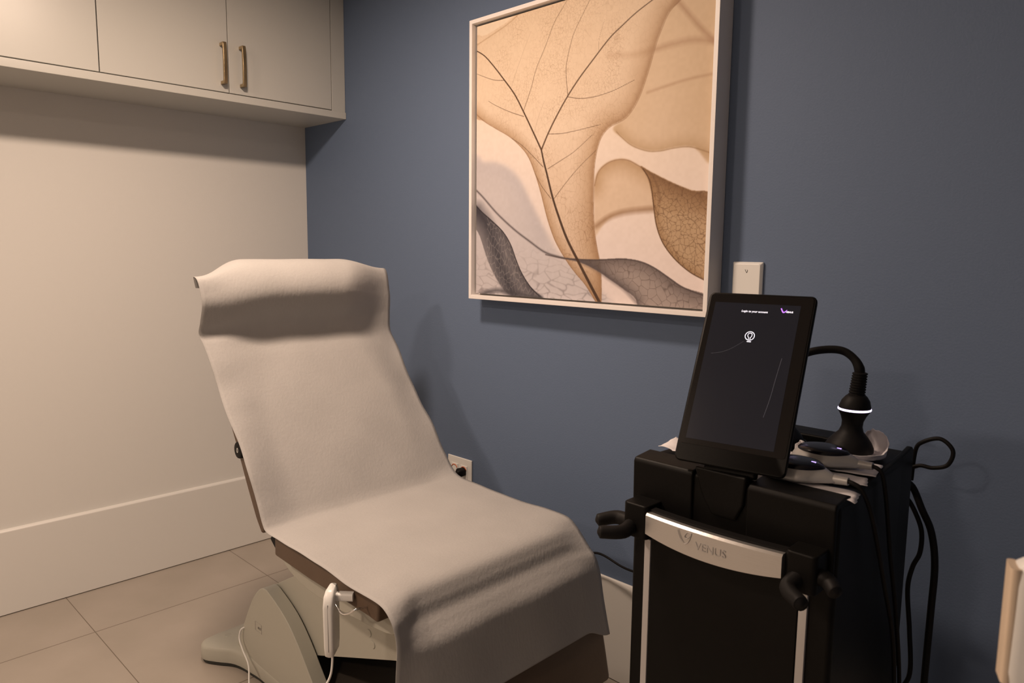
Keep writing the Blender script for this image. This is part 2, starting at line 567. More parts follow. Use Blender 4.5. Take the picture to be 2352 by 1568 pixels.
    rim('lowre', .07, (166, 124, 78), .6, m)
    line('lowre', .003, (140, 100, 64), .6, 1)
    line('lowre2', .016, (140, 98, 62), .62, 1)
    m = blur(inside(A['lobe']), .002)
    lay(m, (178, 138, 92), .85)
    lay(m * np.clip((V - .45) * 2.2, 0, 1), (196, 160, 118), .6)
    rim('lowre', .09, (118, 80, 48), .75, m)
    rim('lobee', .035, (150, 108, 66), .6, m)
    cr = crackle(64, .11)
    lay(cr * m * np.clip((V - .52) * 6, .12, 1), (98, 66, 40), .62)
    lay(crackle(24, .06) * m * np.clip((V - .5) * 6, 0, 1), (90, 60, 38), .5)
    line('lobee', .0028, (92, 62, 38), .85, .8)
    line('lobei', .006, (120, 84, 54), .5, 1)
    # pale grey bell behind, lower left
    m = blur(inside(A['bell']), .012)
    lay(m, (190, 178, 168), .62)
    rim('belle', .12, (166, 154, 148), .35, m)
    lay(m * noise(9), (206, 186, 168), .45)
    st = crackle(16, .10, 2.4)
    lay(blur(st, .0015) * m * np.clip((V - .8) * 6, 0, 1), (120, 106, 98), .55)
    line('vein', .007, (96, 84, 78), .65, 1)
    line('vein', .0035, (70, 60, 56), .5, 1)
    # main leaf
    ins = inside(A['main'])
    m = blur(ins, .0015)
    lay(m, (226, 190, 146), .46)
    lay(m * (.3 + .7 * big), (216, 174, 130), .22)
    low = np.clip((V - .45) * 2, 0, 1)
    lay(m * low, (186, 142, 98), .35)
    rim('edgeR', .11, (160, 116, 72), .6, m)
    rim('edgeR', .03, (134, 92, 56), .35, m)
    rim('edgeL', .05, (160, 118, 76), .6, m)
    line('edgeL', .0026, (140, 98, 62), .6, .8)
    line('edgeR', .0026, (140, 98, 62), .5, .8)
    line('edgeT', .004, (180, 140, 98), .6, 1)
    n1 = noise(14)
    net = crackle(62, .09, .62)
    lay(net * m * np.clip(.25 + n1 * .6, 0, 1) * (.35 + .65 * np.clip((V - .3) * 2, 0, 1)), (132, 94, 62), .62)
    net2 = crackle(84, .10)
    lay(net2 * m * np.clip((n1 - .35) * 2, 0, 1), (140, 100, 66), .32)
    for k in ('s1', 's2', 's3', 's4', 's5', 's6', 's7', 's8', 's9', 's10', 's11', 's12', 's13'):
        thin = k in ('s9', 's10', 's13')
        line(k, .0011 if thin else .0018, (86, 58, 38), .35 if thin else .8, .8, .6)
    # grey leaf crossing at the bottom
    m = blur(inside(A['greyr']), .003)
    lay(m, (142, 122, 106), .72)
    rim('greyre', .06, (92, 78, 70), .7, m)
    rim('greyrb', .05, (84, 72, 66), .75, m)
    lay(crackle(40, .09) * m, (84, 68, 58), .55)
    line('greyre', .0035, (74, 60, 54), .8, 1)
    line('greyrb', .012, (96, 82, 76), .5, 1)
    # dark leaf in the lower left corner
    m = blur(inside(A['dark']), .003)
    lay(m, (112, 102, 96), .88)
    rim('darke', .06, (58, 52, 52), .55, m)
    line('darki', .05, (52, 48, 50), .7, 1)
    lay(crackle(64, .16, .6) * m * (U > .06), (196, 178, 158), .38)
    line('darke', .003, (44, 38, 38), .9, .8)
    line('darkb', .016, (72, 66, 64), .7, 1)
    # midrib and its two branches
    line('rib', .0072, (74, 52, 36), .95, .4, .55)
    line('brl', .0040, (84, 58, 38), .95, .4, .6)
    line('brr', .0040, (92, 64, 42), .95, .4, .5)
    img += (noise(90)[..., None] - .5) * 5
    return np.clip(img, 0, 255) / 255

# ------------------------------------------------------------------ the room
RX, RY = 3.9, -4.3
def slab(name, m, *b):
    return struct(box(name, m, None, *b))
slab('floor', M['tile'], -.12, RX + .12, RY - .12, .12, -.1, 0)
slab('ceiling', M['ceiling'], -.12, RX + .12, RY - .12, .12, CEIL, CEIL + .1)
slab('wall_left', M['wall'], -.12, 0, RY, 0, 0, CEIL)
slab('wall_blue', M['blue'], -.12, RX + .12, 0, .12, 0, CEIL)
slab('wall_right', M['blue'], RX, RX + .12, RY, 0, 0, CEIL)
slab('wall_back', M['wall'], -.12, RX + .12, RY - .12, RY, 0, CEIL)

def baseboard(name, poly, axis, a, b):
    bm = bmesh.new()
    prism(bm, poly, axis, a, b)
    o = obj(name, bm, M['trim'])
    bevel(o, .0025, 2)
    return struct(o)
baseboard('baseboard_left', [(0, .002), (.014, .002), (.014, .279), (.007, .286), (0, .286)], 1, RY + .01, -.0005)
baseboard('baseboard_blue', [(0, .002), (-.014, .002), (-.014, .279), (-.007, .292), (0, .292)], 0, .0145, RX - .001)

# recessed ceiling lights above the chair and behind the camera
for (lx, ly, pw, dia, spr), lb in zip(LAMPS, ('round recessed ceiling light above the treatment chair', 'round recessed ceiling light in line with the first, one step back', 'round recessed ceiling light at the far back of the room')):
    t = thing('ceiling_light', lb, 'ceiling light', (lx, ly, CEIL), 0, 'recessed ceiling lights')
    bm = bmesh.new()
    lathe(bm, [(dia / 2 + .004, -.0005), (dia / 2 + .004, -.004), (dia / 2 + .018, -.006), (dia / 2 + .022, -.0005)])
    obj('trim_ring', bm, M['white'], t, True, 40)
    L = bpy.data.lights.new('lamp', 'AREA')
    L.shape = 'DISK'
    L.size = dia
    L.energy = pw
    L.color = WARM
    L.spread = R(spr)
    lo = bpy.data.objects.new('lamp', L)
    COL.objects.link(lo)
    lo.parent = t
    lo.location = (0, 0, -.008)

# ------------------------------------------------------------------ wall cabinets
CX, CZ = .300, 1.709
TOPZ = CEIL - .002
def brass_handle(parent, y, z0=1.735, z1=1.868):
    bm = bmesh.new()
    x = CX + .001
    w, t = .0125, .0105
    h = z1 - z0
    out = [(x, z0), (x + .026, z0), (x + .0285, z0 + .010), (x + .0300, z0 + h * .5), (x + .0285, z1 - .010), (x + .026, z1), (x, z1), (x, z1 - t), (x + .019, z1 - t),
           (x + .0205, z1 - .018), (x + .0215, z0 + h * .5), (x + .0205, z0 + .018), (x + .019, z0 + t), (x, z0 + t)]
    va = [bm.verts.new((a, y - w / 2, b)) for a, b in out]
    vb = [bm.verts.new((a, y + w / 2, b)) for a, b in out]
    n = len(out)
    for i in range(n):
        bm.faces.new((va[i], vb[i], vb[(i + 1) % n], va[(i + 1) % n]))
    q = [(0, 1, 12, 13), (1, 2, 11, 12), (2, 3, 10, 11), (3, 4, 9, 10), (4, 5, 8, 9), (5, 6, 7, 8)]
    for f in q:
        bm.faces.new([va[i] for i in f])
        bm.faces.new([vb[i] for i in f])
    o = obj('handle', bm, M['brass'], parent)
    o['label'] = 'aged brass bar handle'
    bevel(o, .0012, 2)
    return o

def cabinet(name, label, y0, ym, y1, stile=0.):
    t = thing(name, label, 'cabinet', (0, 0, 0), 0, 'wall cabinets above the chair')
    bm = bmesh.new()
    bx(bm, .001, CX - .021, y0 + .0005, y1 - .0005, CZ, TOPZ)
    obj('body', bm, M['gap'], t)
    g = .0014
    for a, b, hy in ((y0, ym, ym - .023), (ym, y1 - stile, ym + .043)):
        d = box('door', M['cab'], t, CX - .019, CX, a + g, b - g, CZ + .003, TOPZ - .001, .0012, 2)
        brass_handle(d, hy)
    if stile:
        box('filler_stile', M['cab'], t, CX - .0205, CX - .001, y1 - stile + .0012, y1, CZ, TOPZ, .001, 2)
    return t
cabinet('wall_cabinet', 'off-white double-door wall cabinet next to the blue wall, with two brass bar handles', -.848, -.452, -.0005, .058)
cabinet('wall_cabinet', 'off-white wall cabinet farther from the blue wall, cut by the left photo edge', -1.640, -1.244, -.848)
o = box('under_cabinet_board', M['cab'], None, .0005, .304, -1.642, -.0005, 1.684, 1.7085, .0012, 2)
tag(o, 'off-white bottom board running under the wall cabinets', 'board')
# ------------------------------------------------------------------ framed print
t = thing('framed_print', 'large white-framed print of translucent beige and grey leaves on the blue wall', 'picture')
FX0, FX1, FZ0, FZ1, FD = 1.066, 1.893, 1.048, 1.875, .062
bm = bmesh.new()
for y, i in ((-.002, 0), (-FD, 0), (-FD, .0115), (-.030, .0115), (-.030, .05)):
    pass
prof = [(-.002, 0), (-FD, 0), (-FD, .0115), (-.028, .0125), (-.026, .05), (-.012, .05)]
rings = []
for sx, sz in ((0, 0), (1, 0), (1, 1), (0, 1)):
    ring = []
    for y, i in prof:
        ring.append(bm.verts.new(((FX0 + i) if not sx else (FX1 - i), y, (FZ0 + i) if not sz else (FZ1 - i))))
    rings.append(ring)
for k in range(4):
    a, b = rings[k], rings[(k + 1) % 4]
    for i in range(len(prof) - 1):
        bm.faces.new((a[i], a[i + 1], b[i + 1], b[i]))
o = obj('frame', bm, M['frame'], t)
bevel(o, .0008, 2)
box('backing_board', M['gap'], t, FX0 + .02, FX1 - .02, -.012, -.003, FZ0 + .02, FZ1 - .02)
PX0, PX1, PZ0, PZ1, PY = 1.083, 1.876, 1.065, 1.858, -.046
NP = 560
img = paint_leaf_print(NP)
# printed canvas: a fine grid whose cells carry the print's colours
me = bpy.data.meshes.new('canvas')
gx = np.linspace(PX0, PX1, NP)
gz = np.linspace(PZ1, PZ0, NP)
X, Z = np.meshgrid(gx, gz)
co = np.stack([X, np.full_like(X, PY), Z], -1).reshape(-1, 3)
idx = np.arange(NP * NP).reshape(NP, NP)
q = np.stack([idx[:-1, :-1], idx[1:, :-1], idx[1:, 1:], idx[:-1, 1:]], -1).reshape(-1, 4)
me.vertices.add(len(co))
me.vertices.foreach_set('co', co.astype(np.float32).ravel())
me.loops.add(q.size)
me.loops.foreach_set('vertex_index', q.astype(np.int32).ravel())
me.polygons.add(len(q))
me.polygons.foreach_set('loop_start', np.arange(0, q.size, 4, dtype=np.int32))
me.update(calc_edges=True)
ca = me.color_attributes.new('print', 'FLOAT_COLOR', 'POINT')
lin = np.where(img <= .04045, img / 12.92, ((img + .055) / 1.055) ** 2.4)
lin = np.clip(lin / np.array(WARM) ** np.array([1, .42, .62]) * .90, 0, .93)   # the ink's own colour, seen here under warm lamps
rgba = np.concatenate([lin, np.ones(lin.shape[:2] + (1,))], -1).astype(np.float32)
ca.data.foreach_set('color', rgba.ravel())
mc = mat('printed_canvas', (.8, .7, .6), .55, bump=(900, .05), spec=.25)
at = mc.node_tree.nodes.new('ShaderNodeAttribute')
at.attribute_name = 'print'
hs = mc.node_tree.nodes.new('ShaderNodeHueSaturation')
hs.inputs['Saturation'].default_value = PRINT_SAT
hs.inputs['Value'].default_value = PRINT_VAL
mc.node_tree.links.new(at.outputs['Color'], hs.inputs['Color'])
mc.node_tree.links.new(hs.outputs[0], mc.node_tree.nodes['Principled BSDF'].inputs['Base Color'])
me.materials.append(mc)
cv = bpy.data.objects.new('canvas', me)
COL.objects.link(cv)
cv.parent = t
cv['label'] = 'printed canvas of translucent leaves'
bm = bmesh.new()
bx(bm, PX0, PX1, PY + .0004, -.028, PZ0, PZ1)
obj('canvas_edge', bm, M['gap'], t)

# ------------------------------------------------------------------ plates on the blue wall
t = thing('switch_plate', 'plain white wall plate on the blue wall, just above the black tablet screen', 'wall plate', (1.961, 0, 1.12))
bm = bmesh.new()
loft(bm, [[(x, -.0005, z) for x, z in rrect(.074, .116, .002, 2)], [(x, -.005, z) for x, z in rrect(.074, .116, .002, 2)], [(x, -.011, z) for x, z in rrect(.064, .106, .004, 2)]])
o = obj('plate', bm, M['white'], t)
bevel(o, .001, 2)
bm = bmesh.new()
for pts in ([(-.0035, -.0114, .0405), (-.0012, -.0114, .036), (0, -.0114, .0335)], [(0, -.0114, .0335), (.0018, -.0114, .0355), (.0022, -.0114, .039), (.0008, -.0114, .040)]):
    tube(bm, pts, .0005, 6, 4)
obj('printed_mark', bm, M['ink'], t)

t = thing('outlet_plate', 'white two-gang outlet plate low on the blue wall beside the treatment chair', 'outlet', (.9615, 0, .4475))
bm = bmesh.new()
bx(bm, -.0595, .0595, -.006, -.0005, -.0575, .0575)
bevel(obj('plate', bm, M['white'], t), .002, 3)
for cx in (-.023, .023):
    bm = bmesh.new()
    bx(bm, cx - .0165, cx + .0165, -.0085, -.0062, -.034, .034)
    rc = obj('receptacle', bm, M['white'], t)
    bevel(rc, .001, 2)
    bm = bmesh.new()
    tube(bm, [(cx + .0135 * math.cos(a), -.009, .018 + .012 * math.sin(a)) for a in np.linspace(.2, 2.9, 9)], .0013, 6, 2)
    obj('orange_mark', bm, M['orange'], rc, True)
t = thing('power_plug', 'black power plug and lead in the outlet behind the chair', 'plug', (.985, 0, .462))
bm = bmesh.new()
loft(bm, [[(x, -.0095, z) for x, z in rrect(.026, .026, .008)], [(x, -.030, z) for x, z in rrect(.028, .028, .009)], [(x, -.040, z) for x, z in rrect(.015, .015, .007)]])
obj('plug_body', bm, M['rubber'], t, True, 50)
tube_obj('power_lead', M['rubber'], t, [(0, -.038, 0), (.03, -.06, -.03), (.14, -.06, -.12), (.36, -.06, -.13), (.55, -.05, -.10), (.62, -.06, -.082), (.70, -.07, -.090), (.78, -.085, -.082), (.95, -.10, -.075), (1.14, -.12, -.065)], .0032, 8)

# ------------------------------------------------------------------ treatment chair
# stations along the chair from behind the head to the foot: (left edge x,z) (middle x,z) (right edge x,z) and the two edge y values
ST = [
    ((.935, 1.098), (.800, 1.085), (.822, 1.080), -.850, -.250),
    ((.932, 1.116), (.815, 1.140), (.840, 1.118), -.852, -.250),
    ((.934, 1.126), (.855, 1.166), (.872, 1.137), -.853, -.250),
    ((.955, 1.119), (.915, 1.160), (.893, 1.136), -.853, -.250),
    ((.966, 1.085), (.956, 1.130), (.905, 1.110), -.851, -.250),
    ((.969, 1.055), (.975, 1.088), (.909, 1.070), -.850, -.250),
    ((.958, 1.015), (.965, 1.045), (.910, 1.030), -.850, -.250),
    ((.948, .985), (.942, 1.000), (.912, .995), -.850, -.250),
    ((.965, .958), (.942, .957), (.920, .950), -.846, -.250),
    ((.995, .912), (.972, .912), (.946, .905), -.845, -.250),
    ((1.025, .860), (1.015, .850), (.985, .852), -.845, -.250),
    ((1.070, .808), (1.055, .795), (1.028, .792), -.845, -.250),
    ((1.111, .757), (1.098, .735), (1.070, .742), -.845, -.250),
    ((1.171, .675), (1.150, .662), (1.130, .668), -.845, -.250),
    ((1.208, .615), (1.192, .602), (1.180, .612), -.845, -.250),
    ((1.232, .575), (1.218, .568), (1.212, .575), -.845, -.250),
    ((1.252, .559), (1.240, .556), (1.246, .557), -.845, -.250),
    ((1.300, .556), (1.290, .553), (1.300, .551), -.845, -.250),
    ((1.420, .554), (1.420, .550), (1.450, .547), -.845, -.250),
    ((1.585, .549), (1.560, .550), (1.580, .549), -.848, -.250),
    ((1.660, .547), (1.635, .550), (1.640, .546), -.850, -.250),
    ((1.705, .542), (1.678, .542), (1.668, .530), -.850, -.250),
    ((1.730, .525), (1.697, .519), (1.692, .508), -.850, -.249),
    ((1.740, .500), (1.708, .495), (1.714, .487), -.850, -.248),
    ((1.744, .470), (1.724, .477), (1.730, .470), -.850, -.247),
    ((1.745, .440), (1.743, .452), (1.742, .435), -.850, -.246),
    ((1.746, .400), (1.752, .415), (1.750, .386), -.850, -.246),
    ((1.748, .372), (1.762, .365), (1.762, .335), -.850, -.246),
    ((1.750, .345), (1.776, .322), (1.775, .288), -.850, -.246),
]
NA = 8
S = np.array([[*a, *b, *c, l, r] for a, b, c, l, r in ST])
SS = crom(S, NA)
NV = 56
bm = bmesh.new()
grid = []
for i, s in enumerate(SS):
    row = []
    st = i / NA
    for k in range(NV + 1):
        v = k / NV * 2 - 1
        if v < 0:
            e = np.array([s[0], s[1]])
        else:
            e = np.array([s[4], s[5]])
        mcen = np.array([s[2], s[3]])
        a = min(abs(v), 1)
        # the head cushion is narrower than the sheet: blend earlier there
        lo, hi = float(np.interp(st, [3, 5, 7, 11, 20, 23], [.48, .32, .32, .62, .62, .72])), 1.0
        w = min(max((a - lo) / (hi - lo), 0), 1)
        w = w * w * (3 - 2 * w)
        p = mcen * (1 - w) + e * w
        y = s[6] + (s[7] - s[6]) * (v + 1) / 2
        # slanted loose end at the foot
        x, z = p
        amp = .0022 if st < 16 else .0010
        amp *= .5 if st > 19.5 else 1
        amp *= 1 + 1.6 * max(0, a - .75) * 4 * (1 if st < 17 else .4)
        n = ns(x * 7 + 3, y * 9, z * 7) * amp + ns(x * 17, y * 15 + 7, z * 16) * amp * .3
        # gentle vertical slack in the hanging front
        if st > 24:
            n += .003 * math.sin(y * 26 + 1) * min((st - 24) / 3, 1)
        ye = 0
        if a > .96:
            ye = ns(z * 11, x * 11, 3 if v < 0 else 8) * .006
        row.append(bm.verts.new((x + n * .8, y + ye, z + n * .7)))
    grid.append(row)
for a, b in zip(grid, grid[1:]):
    for k in range(NV):
        bm.faces.new((a[k], a[k + 1], b[k + 1], b[k]))
sheet = obj('paper_sheet', bm, M['paper'], None, True)
md = sheet.modifiers.new('thick', 'SOLIDIFY')
md.thickness = .0007
md.offset = 0
tag(sheet, 'white disposable sheet draped over the treatment chair from head to foot', 'sheet')

chair = thing('treatment_chair', 'taupe vinyl treatment chair on a grey-beige lift base, under the white sheet', 'chair', (0, 0, 0))
mid = [(a[1][0], a[1][1]) for a in ST]

def off(pts, d):
    P = np.array(pts)
    T = np.gradient(P, axis=0)
    T /= np.linalg.norm(T, axis=1)[:, None]
    N = np.stack([-T[:, 1], T[:, 0]], -1)
    return P + N * d   # to one side

def cushion(name, front, thick, y0, y1, bev_, m=M['vinyl'], gap_=.008):
    f = off(front, -gap_)
    tk = np.interp(np.linspace(0, 1, len(front)), np.linspace(0, 1, len(thick)), thick)[:, None] if isinstance(thick, tuple) else thick
    b = off(front, -tk)
    poly = [tuple(p) for p in f] + [tuple(p) for p in b[::-1]]
    bm = bmesh.new()
    prism(bm, poly, 1, y0, y1)
    o = obj(name, bm, m, chair)
    bevel(o, bev_, 4)
    return o
# inner normals: the path runs head to foot, so its left-hand normal (T rotated) points up/forward; offsets go the other way
back = crom([(.968, .896), (1.002, .852), (1.078, .735), (1.135, .655), (1.185, .590), (1.212, .560)], 3)
cushion('backrest', back, (.022, .024, .028, .040, .050, .052), -.819, -.325, .006)
seatp = [(1.243, .548), (1.40, .541), (1.55, .540), (1.62, .539), (1.652, .536)]
cushion('seat', seatp, .055, -.822, -.272, .007)
legp = crom([(1.668, .524), (1.690, .498), (1.712, .470), (1.734, .435), (1.742, .390), (1.754, .330), (1.772, .250), (1.787, .178)], 2)
cushion('leg_rest', legp, .062, -.785, -.2475, .012, gap_=.0)
# head cushion: a rounded bolster
bm = bmesh.new()
rings = []
ys = np.linspace(-1, 1, 15)
outl = crom([(.835, 1.142), (.875, 1.152), (.925, 1.142), (.962, 1.105), (.968, 1.07), (.950, 1.035), (.925, 1.00), (.905, .99), (.86, 1.02), (.83, 1.08)], 3, True)
cen = outl.mean(0)
for t_ in ys:
    s = (1 - abs(t_) ** 5) ** .5 * .35 + .65 if abs(t_) < 1 else .6
    rings.append([(cen[0] + (p[0] - cen[0]) * s, -.55 + t_ * .165, cen[1] + (p[1] - cen[1]) * s) for p in outl])
loft(bm, rings)
obj('headrest', bm, M['vinyl'], chair, True, 50)
box('headrest_support', M['shell_dark'], chair, .862, .900, -.60, -.50, .93, 1.02, .004)
# back shell behind the backrest
bm = bmesh.new()
prism(bm, [(.900, .935), (.972, .830), (1.075, .690), (1.158, .560), (1.185, .515), (1.135, .50), (1.05, .62), (.955, .76), (.875, .90)], 1, -.74, -.34)
bevel(obj('backrest_shell', bm, M['shell_dark'], chair), .006, 3)
# hinge between back and seat
bm = bmesh.new()
prism(bm, [(1.192, .516), (1.215, .540), (1.248, .535), (1.255, .500), (1.225, .492)], 1, -.808, -.285)
bevel(obj('hinge', bm, M['rubber'], chair), .004, 2)
# seat tray
bm = bmesh.new()
prism(bm, crom([(1.185, .484), (1.195, .462), (1.235, .440), (1.300, .424), (1.40, .420), (1.55, .428), (1.640, .440), (1.672, .470), (1.66, .484)], 3), 1, -.782, -.315)
bevel(obj('seat_tray', bm, M['shell'], chair), .006, 3)
# side button on the backrest
bm = bmesh.new()
lathe(bm, [(0, 0), (.016, 0), (.0195, -.001), (.0205, -.003), (.0205, -.010), (0, -.010)], n=36)
for v in bm.verts:
    v.co = Vector((1.084 + v.co.x, -.8285 - v.co.z, .712 + v.co.y))
sb = obj('side_button', bm, M['rubber'], chair, True, 40)
sb['label'] = 'round black side button with a pale ring mark'
bm = bmesh.new()
tube(bm, [(1.084 + .0032 * math.cos(a), -.8287, .712 + .0055 * math.sin(a)) for a in np.linspace(0, 2 * math.pi, 13)], .0009, 6, 1)
obj('ring_mark', bm, M['white'], sb, True)

# lift arm
arm = crom([(.905, .244), (.925, .258), (1.05, .330), (1.20, .405), (1.34, .430), (1.50, .432), (1.555, .420), (1.57, .385), (1.553, .320), (1.535, .298), (1.50, .285), (1.30, .209), (1.15, .152), (1.105, .140), (1.075, .150), (.99, .19)], 4, True)
bm = bmesh.new()
prism(bm, arm, 1, -.680, -.420)
la = bevel(obj('lift_arm', bm, M['shell'], chair), .010, 4)
def screw_cover(parent, x, y, z, r=.0095):
    bm = bmesh.new()
    for v0, v1 in ((0, .0012),):
        lathe(bm, [(0, 0), (r * .9, 0), (r, -v1), (r, -.003), (0, -.003)], n=24)
    for v in bm.verts:
        v.co = Vector((x + v.co.x, y - v.co.z - .0014, z + v.co.y))
    return obj('screw_cover', bm, M['shell'], parent, True, 40)
for x, z in ((.984, .246), (1.088, .196), (1.410, .315), (1.424, .292)):
    screw_cover(la, x, -.6805, z)
# housing cheeks and back wall
cheek = crom([(.800, .050), (.822, .090), (.845, .130), (.880, .190), (.918, .245), (.957, .280), (.985, .288), (1.010, .282), (1.060, .262), (1.108, .235), (1.160, .190), (1.215, .130), (1.275, .070), (1.32, .045)], 3)
for y0, y1, nm in ((-.722, -.684, 'base_cheek'), (-.416, -.378, 'base_cheek')):
    bm = bmesh.new()
    prism(bm, cheek, 1, y0, y1)
    o = bevel(obj(nm, bm, M['shell'], chair), .012, 4)
    if y0 < -.7:
        near_cheek = o
bm = bmesh.new()
prism(bm, crom([(.800, .050), (.822, .090), (.845, .130), (.880, .190), (.905, .226), (.912, .222), (.895, .185), (.88, .13), (.87, .07), (.87, .05)], 2), 1, -.70, -.40)
bevel(obj('base_back_wall', bm, M['shell'], chair), .004, 2)
# rating plate on the cheek
bm = bmesh.new()
for (x0, z0, x1, z1) in ((-.018, .012, .018, .012), (.018, .012, .018, -.014), (.018, -.014, -.018, -.014), (-.018, -.014, -.018, .012)):
    tube(bm, [(.940 + x0, -.7226, .163 + z0), (.940 + x1, -.7226, .163 + z1)], .0004, 4, 1, smoothit=False)
rp = obj('rating_plate', bm, M['etch'], near_cheek)
text_mesh('rating_text', 'ACT', .0095, M['ink'], near_cheek, frame_mw((.937, -.7226, .158), (1, 0, 0), (0, 0, 1)), .0001)
# base plate
half = crom([(.688, .0), (.688, .12), (.690, .195), (.700, .232), (.735, .243), (.775, .222), (.825, .190), (.900, .177), (1.00, .172), (1.45, .172), (1.56, .190), (1.63, .235), (1.69, .235), (1.705, .19), (1.708, .0)], 4)
cx0, cy0 = 1.19, -.55
def outline(inset, z):
    pts = [(x, w) for x, w in half] + [(x, -w) for x, w in half[::-1][1:-1]]
    out = []
    for x, w in pts:
        sgn = 1 if x > cx0 else -1
        dx = inset * max(min((abs(x - cx0) - .30) / .2, 1), 0)
        out.append((x - sgn * dx, cy0 + w * (1 - inset / .21), z))
    return out
bm = bmesh.new()
loft(bm, [outline(.000, .012), outline(-.001, .016), outline(.0, .043), outline(.003, .050), outline(.009, .054), outline(.035, .058), outline(.07, .066), outline(.11, .070)])
bp = obj('base_plate', bm, M['shell'], chair, True, 50)
bm = bmesh.new()
loft(bm, [outline(.006, .0), outline(.003, .002), outline(.003, .0125)])
obj('rubber_skirt', bm, M['shell_dark'], chair, True, 50)
bm = bmesh.new()
lathe(bm, [(0, .001), (.010, .001), (.011, 0), (.011, -.003), (0, -.003)], (.742, -.722, .0615), 24)
obj('screw_cover', bm, M['shell'], bp, True, 40)
box('base_dark_box', M['dark_box'], chair, 1.04, 1.66, -.682, -.418, .062, .090, .004)  # dark brown box between the cheeks, below the lift arm

# ------------------------------------------------------------------ hand control hanging under the seat edge
HCX, HCY = 1.542, -.858
hc = thing('hand_control', 'slim white hand control hanging on a wire hook under the seat edge', 'remote control', (HCX, HCY, .395), R(42))
# local: x = thin axis, y = wide axis, z up
bm = bmesh.new()
rings = []
for z, sx, sy, oy in ((0, .013, .040, 0), (.003, .018, .046, 0), (.02, .020, .050, 0), (.105, .021, .052, 0), (.124, .020, .046, .002), (.133, .017, .036, .006), (.136, .013, .028, .008)):
    rings.append([(x, y + oy, z) for x, y in rrect(sx, sy, .0055, 4)])
loft(bm, rings)
o = obj('case', bm, M['white'], hc, True, 45)
bm = bmesh.new()
loft(bm, [[(x, y, z) for x, y in rrect(.0006 + .0205, .0006 + .0505, .0055, 4)] for z in (.02, .105)], cap=False)
bm.free()
bm = bmesh.new()
bx(bm, -.0003, .0003, -.0262, .0258, .014, .112)
obj('case_seam', bm, M['strip'], o)
# hanging tab, in line with the seat edge
bm = bmesh.new()
loft(bm, [[(.010 + k * .034, y + .005, z + .117) for y, z in rrect(.018, .016, .004, 3)] for k in (0, .5, 1)])
obj('hanging_tab', bm, M['white'], hc, True, 45)
cord = tube_obj('cord', M['white'], hc, [(0, 0, .004), (.000, 0, -.02), (-.004, -.004, -.05), (-.022, -.006, -.085), (-.05, .0, -.14), (-.09, .02, -.22), (-.16, .05, -.31), (-.24, .10, -.372), (-.36, .16, -.384), (-.44, .24, -.384),
                                                 ], .0024, 8)
# second fall of the same cord in front of the base cheek
hk = None
bm = bmesh.new()
tube(bm, [(1.610, -.812, .500), (1.620, -.850, .512), (1.604, -.858, .500), (1.585, -.861, .494), (1.560, -.858, .500), (1.548, -.856, .508)], .0022, 8, 4)
w = obj('wire_hook', bm, M['chrome'], chair, True)
c2 = tube_obj('foot_switch_cord', M['white'], None, [(.862, -.700, .128), (.850, -.728, .126), (.850, -.736, .10), (.880, -.742, .082), (.935, -.752, .064), (.985, -.775, .045), (1.04, -.80, .022), (1.12, -.84, .006), (1.25, -.90, .004), (1.40, -.93, .004)], .0024, 8)
tag(c2, 'thin white cord running from the chair base down across its plate to the floor', 'cord')
c2.name = 'base_cord'

# ------------------------------------------------------------------ treatment machine
mc_ = thing('treatment_machine', 'tall black treatment machine with a tilted tablet screen and silver handle bar', 'machine', (0, 0, 0))
bm = bmesh.new()
def plan(z, g=0.):
    return [(2.075 + g, -.600 + g, z), (2.411 - g, -.600 + g, z), (2.392 - g, -.215 - g, z), (2.094 + g, -.215 - g, z)]
loft(bm, [plan(.05), plan(.858)])
body = bevel(obj('body', bm, M['black'], mc_), .009, 4)
# side wings rising at the back
bm = bmesh.new()
prism(bm, [(-.575, .06), (-.575, .857), (-.40, .859), (-.275, .866), (-.232, .871), (-.222, .865), (-.216, .06)], 0, 2.384, 2.394)
for v in bm.verts:
    v.co.x += (-.215 - v.co.y) * -.0 + .008 * ((-v.co.y - .215) / .36)
bevel(obj('side_wing', bm, M['black'], mc_), .003, 2)
# front caps with a seam around the neck
def capbox(x0, x1):
    bm = bmesh.new()
    prism(bm, [(-.592, .742), (-.604, .748), (-.606, .855), (-.602, .861), (-.560, .865), (-.545, .860), (-.545, .742)], 0, x0, x1)
    return bevel(obj('front_cap', bm, M['black'], mc_), .003, 3)
capbox(2.077, 2.188)
capbox(2.279, 2.408)
bm = bmesh.new()
v = []
for y in (-.606, -.575):
    v.append([bm.verts.new((x, y, z)) for x, z in ((2.190, .870), (2.277, .870), (2.274, .825), (2.262, .800), (2.222, .800), (2.206, .825))])
bm.faces.new(v[0]); bm.faces.new(v[1][::-1])
for i in range(6):
    bm.faces.new((v[0][i], v[1][i], v[1][(i + 1) % 6], v[0][(i + 1) % 6]))
bevel(obj('screen_neck', bm, M['black'], mc_), .004, 3)
box('front_panel', M['panel'], mc_, 2.1165, 2.3625, -.6035, -.598, .055, .738, .001, 2)
for x0, x1, z1 in ((2.1035, 2.1150, .7265), (2.3645, 2.3765, .7265)):
    s = box('side_strip', M['strip'], mc_, x0, x1, -.6045, -.598, .055, z1, .0006, 1)
    s['label'] = 'satin silver vertical strip'
box('plinth', M['rubber'], mc_, 2.09, 2.395, -.585, -.23, .045, .052)
for x, y in ((2.11, -.56), (2.37, -.56), (2.11, -.25), (2.37, -.25)):
    bm = bmesh.new()
    lathe(bm, [(0, -.010), (.014, -.010), (.020, -.006), (.020, .006), (.014, .010), (0, .010)], n=24)
    for q_ in bm.verts:
        q_.co = Vector((x + q_.co.z, y + q_.co.x, .0205 + q_.co.y))
    obj('caster', bm, M['rubber'], mc_, True, 40)

